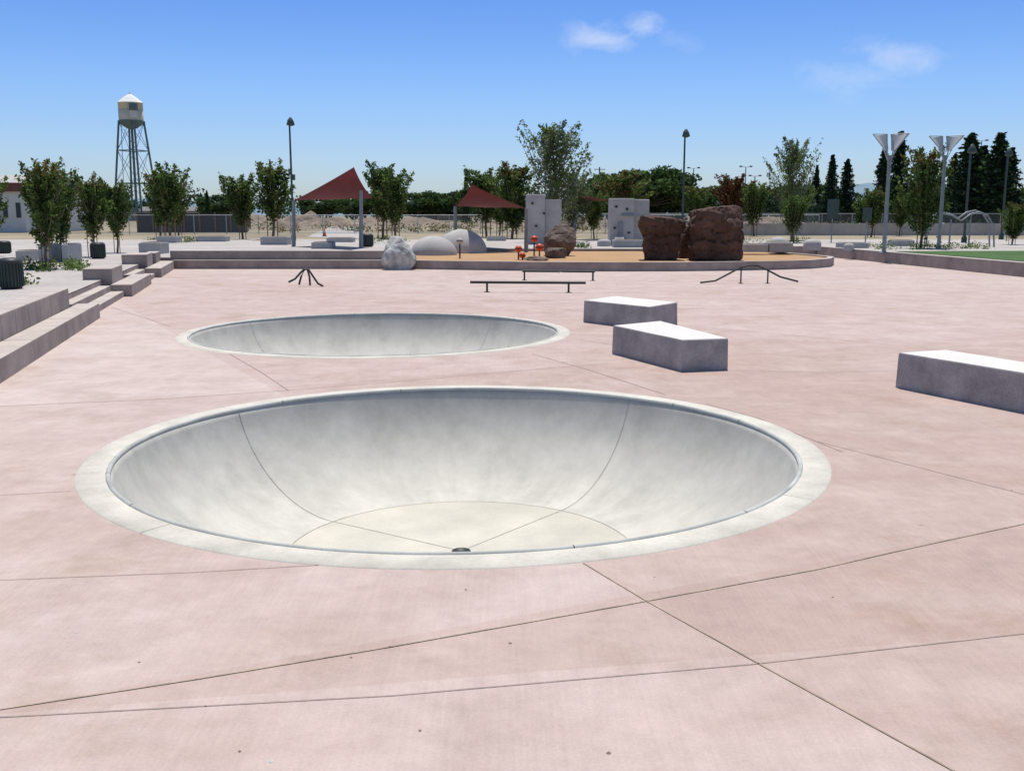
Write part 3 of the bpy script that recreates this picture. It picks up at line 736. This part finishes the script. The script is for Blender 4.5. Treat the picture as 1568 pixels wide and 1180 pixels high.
def put(me,u,vt,vb=None,y=None,Ht=6.0,name='young_tree',wide=1.0):
    cnt[0]+=1
    if y is None: x,y=G(u,vb,T)
    else: x=At(u,340,y)[0]
    s=(At(u,vt,y)[2]-T)/Ht/1.0
    o=bpy.data.objects.new(name,me); o.location=(x,y,T-.02); o.scale=(s*wide,s*wide,s); o.rotation_euler=(0,0,0.5*math.sin(cnt[0]*2.1)); link(o); return o
for i,(u,vt,vb,w) in enumerate([(-12,262,392,1.2),(72,244,411,1.15),(97,262,400,1.1),(143,264,393,1.15),(180,274,387,1.1),(262,250,369,1.35),(246,266,366,1.3),(372,268,366,1.35),(418,243,367,1.35),(586,250,364,1.35),(606,258,366,1.3),(274,276,362,1.2),(1215,300,372,1.5)]):
    put(young[i%5],u,vt,vb,wide=w)
for i,(u,vt,y) in enumerate([(745,258,38*H),(784,250,36*H),(765,285,41*H),(910,292,36*H),(1065,285,40*H),(1155,280,40*H),(1335,285,38*H),(1378,300,40*H),(1320,300,42*H)]):
    put(young[(i+2)%5] if i!=1 else dense[1],u,vt,None,y,wide=1.4,name='young_tree')
put(airy[0],852,181,None,31*H,8,'birch_tree',1.12); put(airy[1],1213,209,None,33*H,8,'birch_tree',.9)
put(airy[1],880,262,None,34*H,8,'birch_tree',1.3)
put(maroon,1122,268,None,50*H,6,'plum_tree',1.3); put(rusty,957,262,None,46*H,6,'autumn_tree',1.6)
put(dense[0],1412,226,None,25*H,6,'leafy_tree',1.1); put(dense[1],1552,310,None,28*H,6,'leafy_tree',1.5); put(young[3],1556,318,None,40*H,6,'young_tree',1.5)
put(dense[0],790,300,None,44*H,6,'leafy_tree',1.4)
for u,vt,y,w in [(1270,236,95*H,.9),(1293,243,97*H,1.1),(1348,225,75*H,1.1),(1371,200,78*H,1.0),(1478,203,66*H,1.5),(1522,202,64*H,1.55),(1498,222,69*H,1.4),(1455,235,80*H,1.0),(1247,252,105*H,.8),(714,263,100*H,.6),(319,291,120*H,.7),(1590,215,66*H,1.2),(1540,225,70*H,1.3)]:
    put(con[cnt[0]%3],u,vt,None,y,14,'conifer_tree',w)
for u,vt,y,w in [(985,256,90*H,1.25),(958,264,92*H,1.1),(1012,264,95*H,1.1),(930,275,95*H,1.1),(500,296,150*H,1.3),(1430,285,85*H,1.2),(1555,285,80*H,1.3),(345,296,140*H,1.3),(1090,283,100*H,1.3),(1180,285,110*H,1.3),(1230,280,110*H,1.2),(1400,280,100*H,1.2),(640,293,135*H,1.3),(668,297,140*H,1.2),(700,290,135*H,1.3),(130,286,140*H,1.4),(165,292,140*H,1.3),(560,296,140*H,1.3)]:
    put(rtree,u,vt,None,y,8,'broadleaf_tree',w)
def distant(name,u0,u1,y,vfun,n,ls,seed,kk=('l7','l3','l7','l6')):
    rng=np.random.default_rng(seed); r=random.Random(seed); mb=MB(); ll=[]
    u=u0
    while u<u1:
        vt=vfun(u)+r.uniform(-6,7); yy=y*r.uniform(.93,1.07); p=At(u,vt,yy); Ht=max(3,p[2]-T); W=Ht*r.uniform(.6,1.3)
        m=n; q=rng.normal(size=(m,3)); q/=np.linalg.norm(q,axis=1)[:,None]
        cl=rng.normal(size=(7,3))*.35
        c=np.array([p[0],yy,T+Ht*.5])+(cl[rng.integers(0,7,m)]+q*.45*(rng.random(m)**.4)[:,None])*np.array([W/2,W/2,Ht*.55])
        c[:,2]=np.clip(c[:,2],T,T+Ht)
        k=r.choice(kk); leaves(ll,c,ls,[k if rng.random()<.7 else r.choice(kk) for _ in range(m)],rng)
        u+=W*.5/yy*1510
    o=bpy.data.objects.new(name,build_veg(name,mb,ll)); link(o)
distant('distant_tree_row',-80,1750,150*H*1.25,lambda u:297+6*math.sin(u*.013)+(3 if 300<u<620 else 0),170,.75,7)
distant('distant_tree_row',1010,1700,100*H,lambda u:297-7*math.sin(u*.02),200,.5,9)
distant('distant_tree_row',715,900,120*H,lambda u:298+4*math.sin(u*.03),150,.5,10)
def scatter(name,regions,ls,kk,seed,hgt):
    rng=np.random.default_rng(seed); ll=[]; mb=MB()
    for (u0,u1,v0,v1,n,cl) in regions:
        for i in range(n):
            x,y=G(rng.uniform(u0,u1),rng.uniform(v0,v1),T)
            c=np.array([x,y,T])+np.abs(rng.normal(size=(cl,3)))*np.array([0,0,hgt])+rng.normal(size=(cl,3))*np.array([hgt*1.2,hgt*1.2,0])
            k=kk[rng.integers(0,len(kk))]; leaves(ll,c,ls,[k]*cl,rng)
    o=bpy.data.objects.new(name,build_veg(name,mb,ll)); link(o)
scatter('dry_weeds',[(300,1400,342,356,420,16)],.16,('lg','lg','l9','l1'),3,.28)
scatter('shrub_bed',[(35,130,405,416,16,70),(0,40,430,440,6,90),(1330,1520,376,383,60,26),(880,900,375,380,5,60),(230,300,366,372,18,40),(560,620,366,374,20,36),(1100,1240,366,374,30,30)],.05,G3,4,.13)
# ---------------- world
SUN_EL=math.radians(73.5); SUN_AZ=math.radians(4)
w=bpy.data.worlds.new('World'); S.world=w; w.use_nodes=True; nt=w.node_tree; N=nt.nodes; L=nt.links
bg=N['Background']; sky=N.new('ShaderNodeTexSky'); sky.sky_type='NISHITA'; sky.sun_disc=False; sky.sun_elevation=SUN_EL; sky.sun_rotation=SUN_AZ
sky.air_density=1.0; sky.dust_density=.5; sky.ozone_density=2.0; sky.altitude=0
tc=N.new('ShaderNodeTexCoord'); D=tc.outputs['Generated']
M=lambda op,a,b_=None,cl=False: math_node(N,L,op,a,b_,cl)
sz=N.new('ShaderNodeSeparateXYZ'); L.new(D,sz.inputs[0])
rp=N.new('ShaderNodeValToRGB'); cr=rp.color_ramp; cr.elements[0].position=0; cr.elements[0].color=(.42,.49,.64,1); cr.elements[1].position=1; cr.elements[1].color=(.54,.50,.46,1)
for p_,c_ in ((.05,(.42,.50,.68,1)),(.12,(.36,.48,.70,1)),(.21,(.25,.39,.67,1)),(.4,(.44,.47,.52,1))):
    e=cr.elements.new(p_); e.color=c_
L.new(sz.outputs[2],rp.inputs['Fac'])
sm=N.new('ShaderNodeVectorMath'); sm.operation='MULTIPLY'; L.new(sky.outputs[0],sm.inputs[0]); L.new(rp.outputs['Color'],sm.inputs[1])
s2=N.new('ShaderNodeVectorMath'); s2.operation='SCALE'; L.new(sm.outputs[0],s2.inputs[0]); s2.inputs['Scale'].default_value=2.0
nz=N.new('ShaderNodeTexNoise'); nz.inputs['Scale'].default_value=26; nz.inputs['Detail'].default_value=8; nz.inputs['Roughness'].default_value=.62; nz.inputs['Distortion'].default_value=.3
mp=N.new('ShaderNodeMapping'); mp.inputs['Scale'].default_value=(1,1,1.8); L.new(D,mp.inputs['Vector']); L.new(mp.outputs[0],nz.inputs['Vector'])
tot=None
for u,v,ru,rv,st,rot in [(925,62,52,22,.72,.12),(990,42,34,20,.76,-.2),(1375,90,58,26,.48,.25),(1300,120,70,26,.34,.1),(1035,62,40,14,.2,.3)]:
    d=Vector(At(u,v,1000.))-Vector((0,0,H)); d.normalize()
    up=Vector((0,0,1))-d*d.z; up.normalize(); rt=d.cross(up).normalized()
    r2=rt*math.cos(rot)+up*-math.sin(rot); u2=up*math.cos(rot)+rt*math.sin(rot)
    def dot(vec):
        n=N.new('ShaderNodeVectorMath'); n.operation='DOT_PRODUCT'; L.new(D,n.inputs[0]); n.inputs[1].default_value=vec; return n.outputs['Value']
    a=M('DIVIDE',dot(r2),ru/1600.); b_=M('DIVIDE',dot(u2),rv/1600.)
    q=M('SQRT',M('ADD',M('MULTIPLY',a,a),M('MULTIPLY',b_,b_)))
    fr=M('GREATER_THAN',dot(d),.5)
    msk=M('SUBTRACT',1.3,q); msk=M('ADD',msk,M('MULTIPLY',M('SUBTRACT',nz.outputs['Fac'],.52),3.6))
    msk=M('MULTIPLY',msk,.42,True); msk=M('MULTIPLY',M('MULTIPLY',msk,fr),M('MULTIPLY',M('SUBTRACT',2.1,q),.7,True)); msk=M('MULTIPLY',msk,st)
    tot=msk if tot is None else M('MAXIMUM',tot,msk)
mx=N.new('ShaderNodeMix'); mx.data_type='RGBA'; L.new(tot,mx.inputs[0]); L.new(s2.outputs[0],mx.inputs[6]); mx.inputs[7].default_value=(9.0,9.3,9.9,1)
L.new(mx.outputs[2],bg.inputs['Color']); bg.inputs['Strength'].default_value=.10
sl=bpy.data.lights.new('sun','SUN'); sl.energy=4.5; sl.angle=math.radians(.5); sl.color=(1,.965,.905)
so=bpy.data.objects.new('sun',sl); link(so)
sd=Vector((math.sin(SUN_AZ)*math.cos(SUN_EL),math.cos(SUN_AZ)*math.cos(SUN_EL),math.sin(SUN_EL)))
so.rotation_euler=sd.to_track_quat('Z','Y').to_euler(); so.location=(0,0,50)
cam=bpy.data.cameras.new('camera'); cam.lens=35; cam.sensor_width=36; cam.clip_end=12000; cam.clip_start=.05
co=bpy.data.objects.new('camera',cam); link(co); co.location=(0,0,H); co.rotation_euler=(math.pi/2-PIT,0,0); S.camera=co
S.view_settings.view_transform='Standard'; S.view_settings.look='None'; S.view_settings.exposure=0
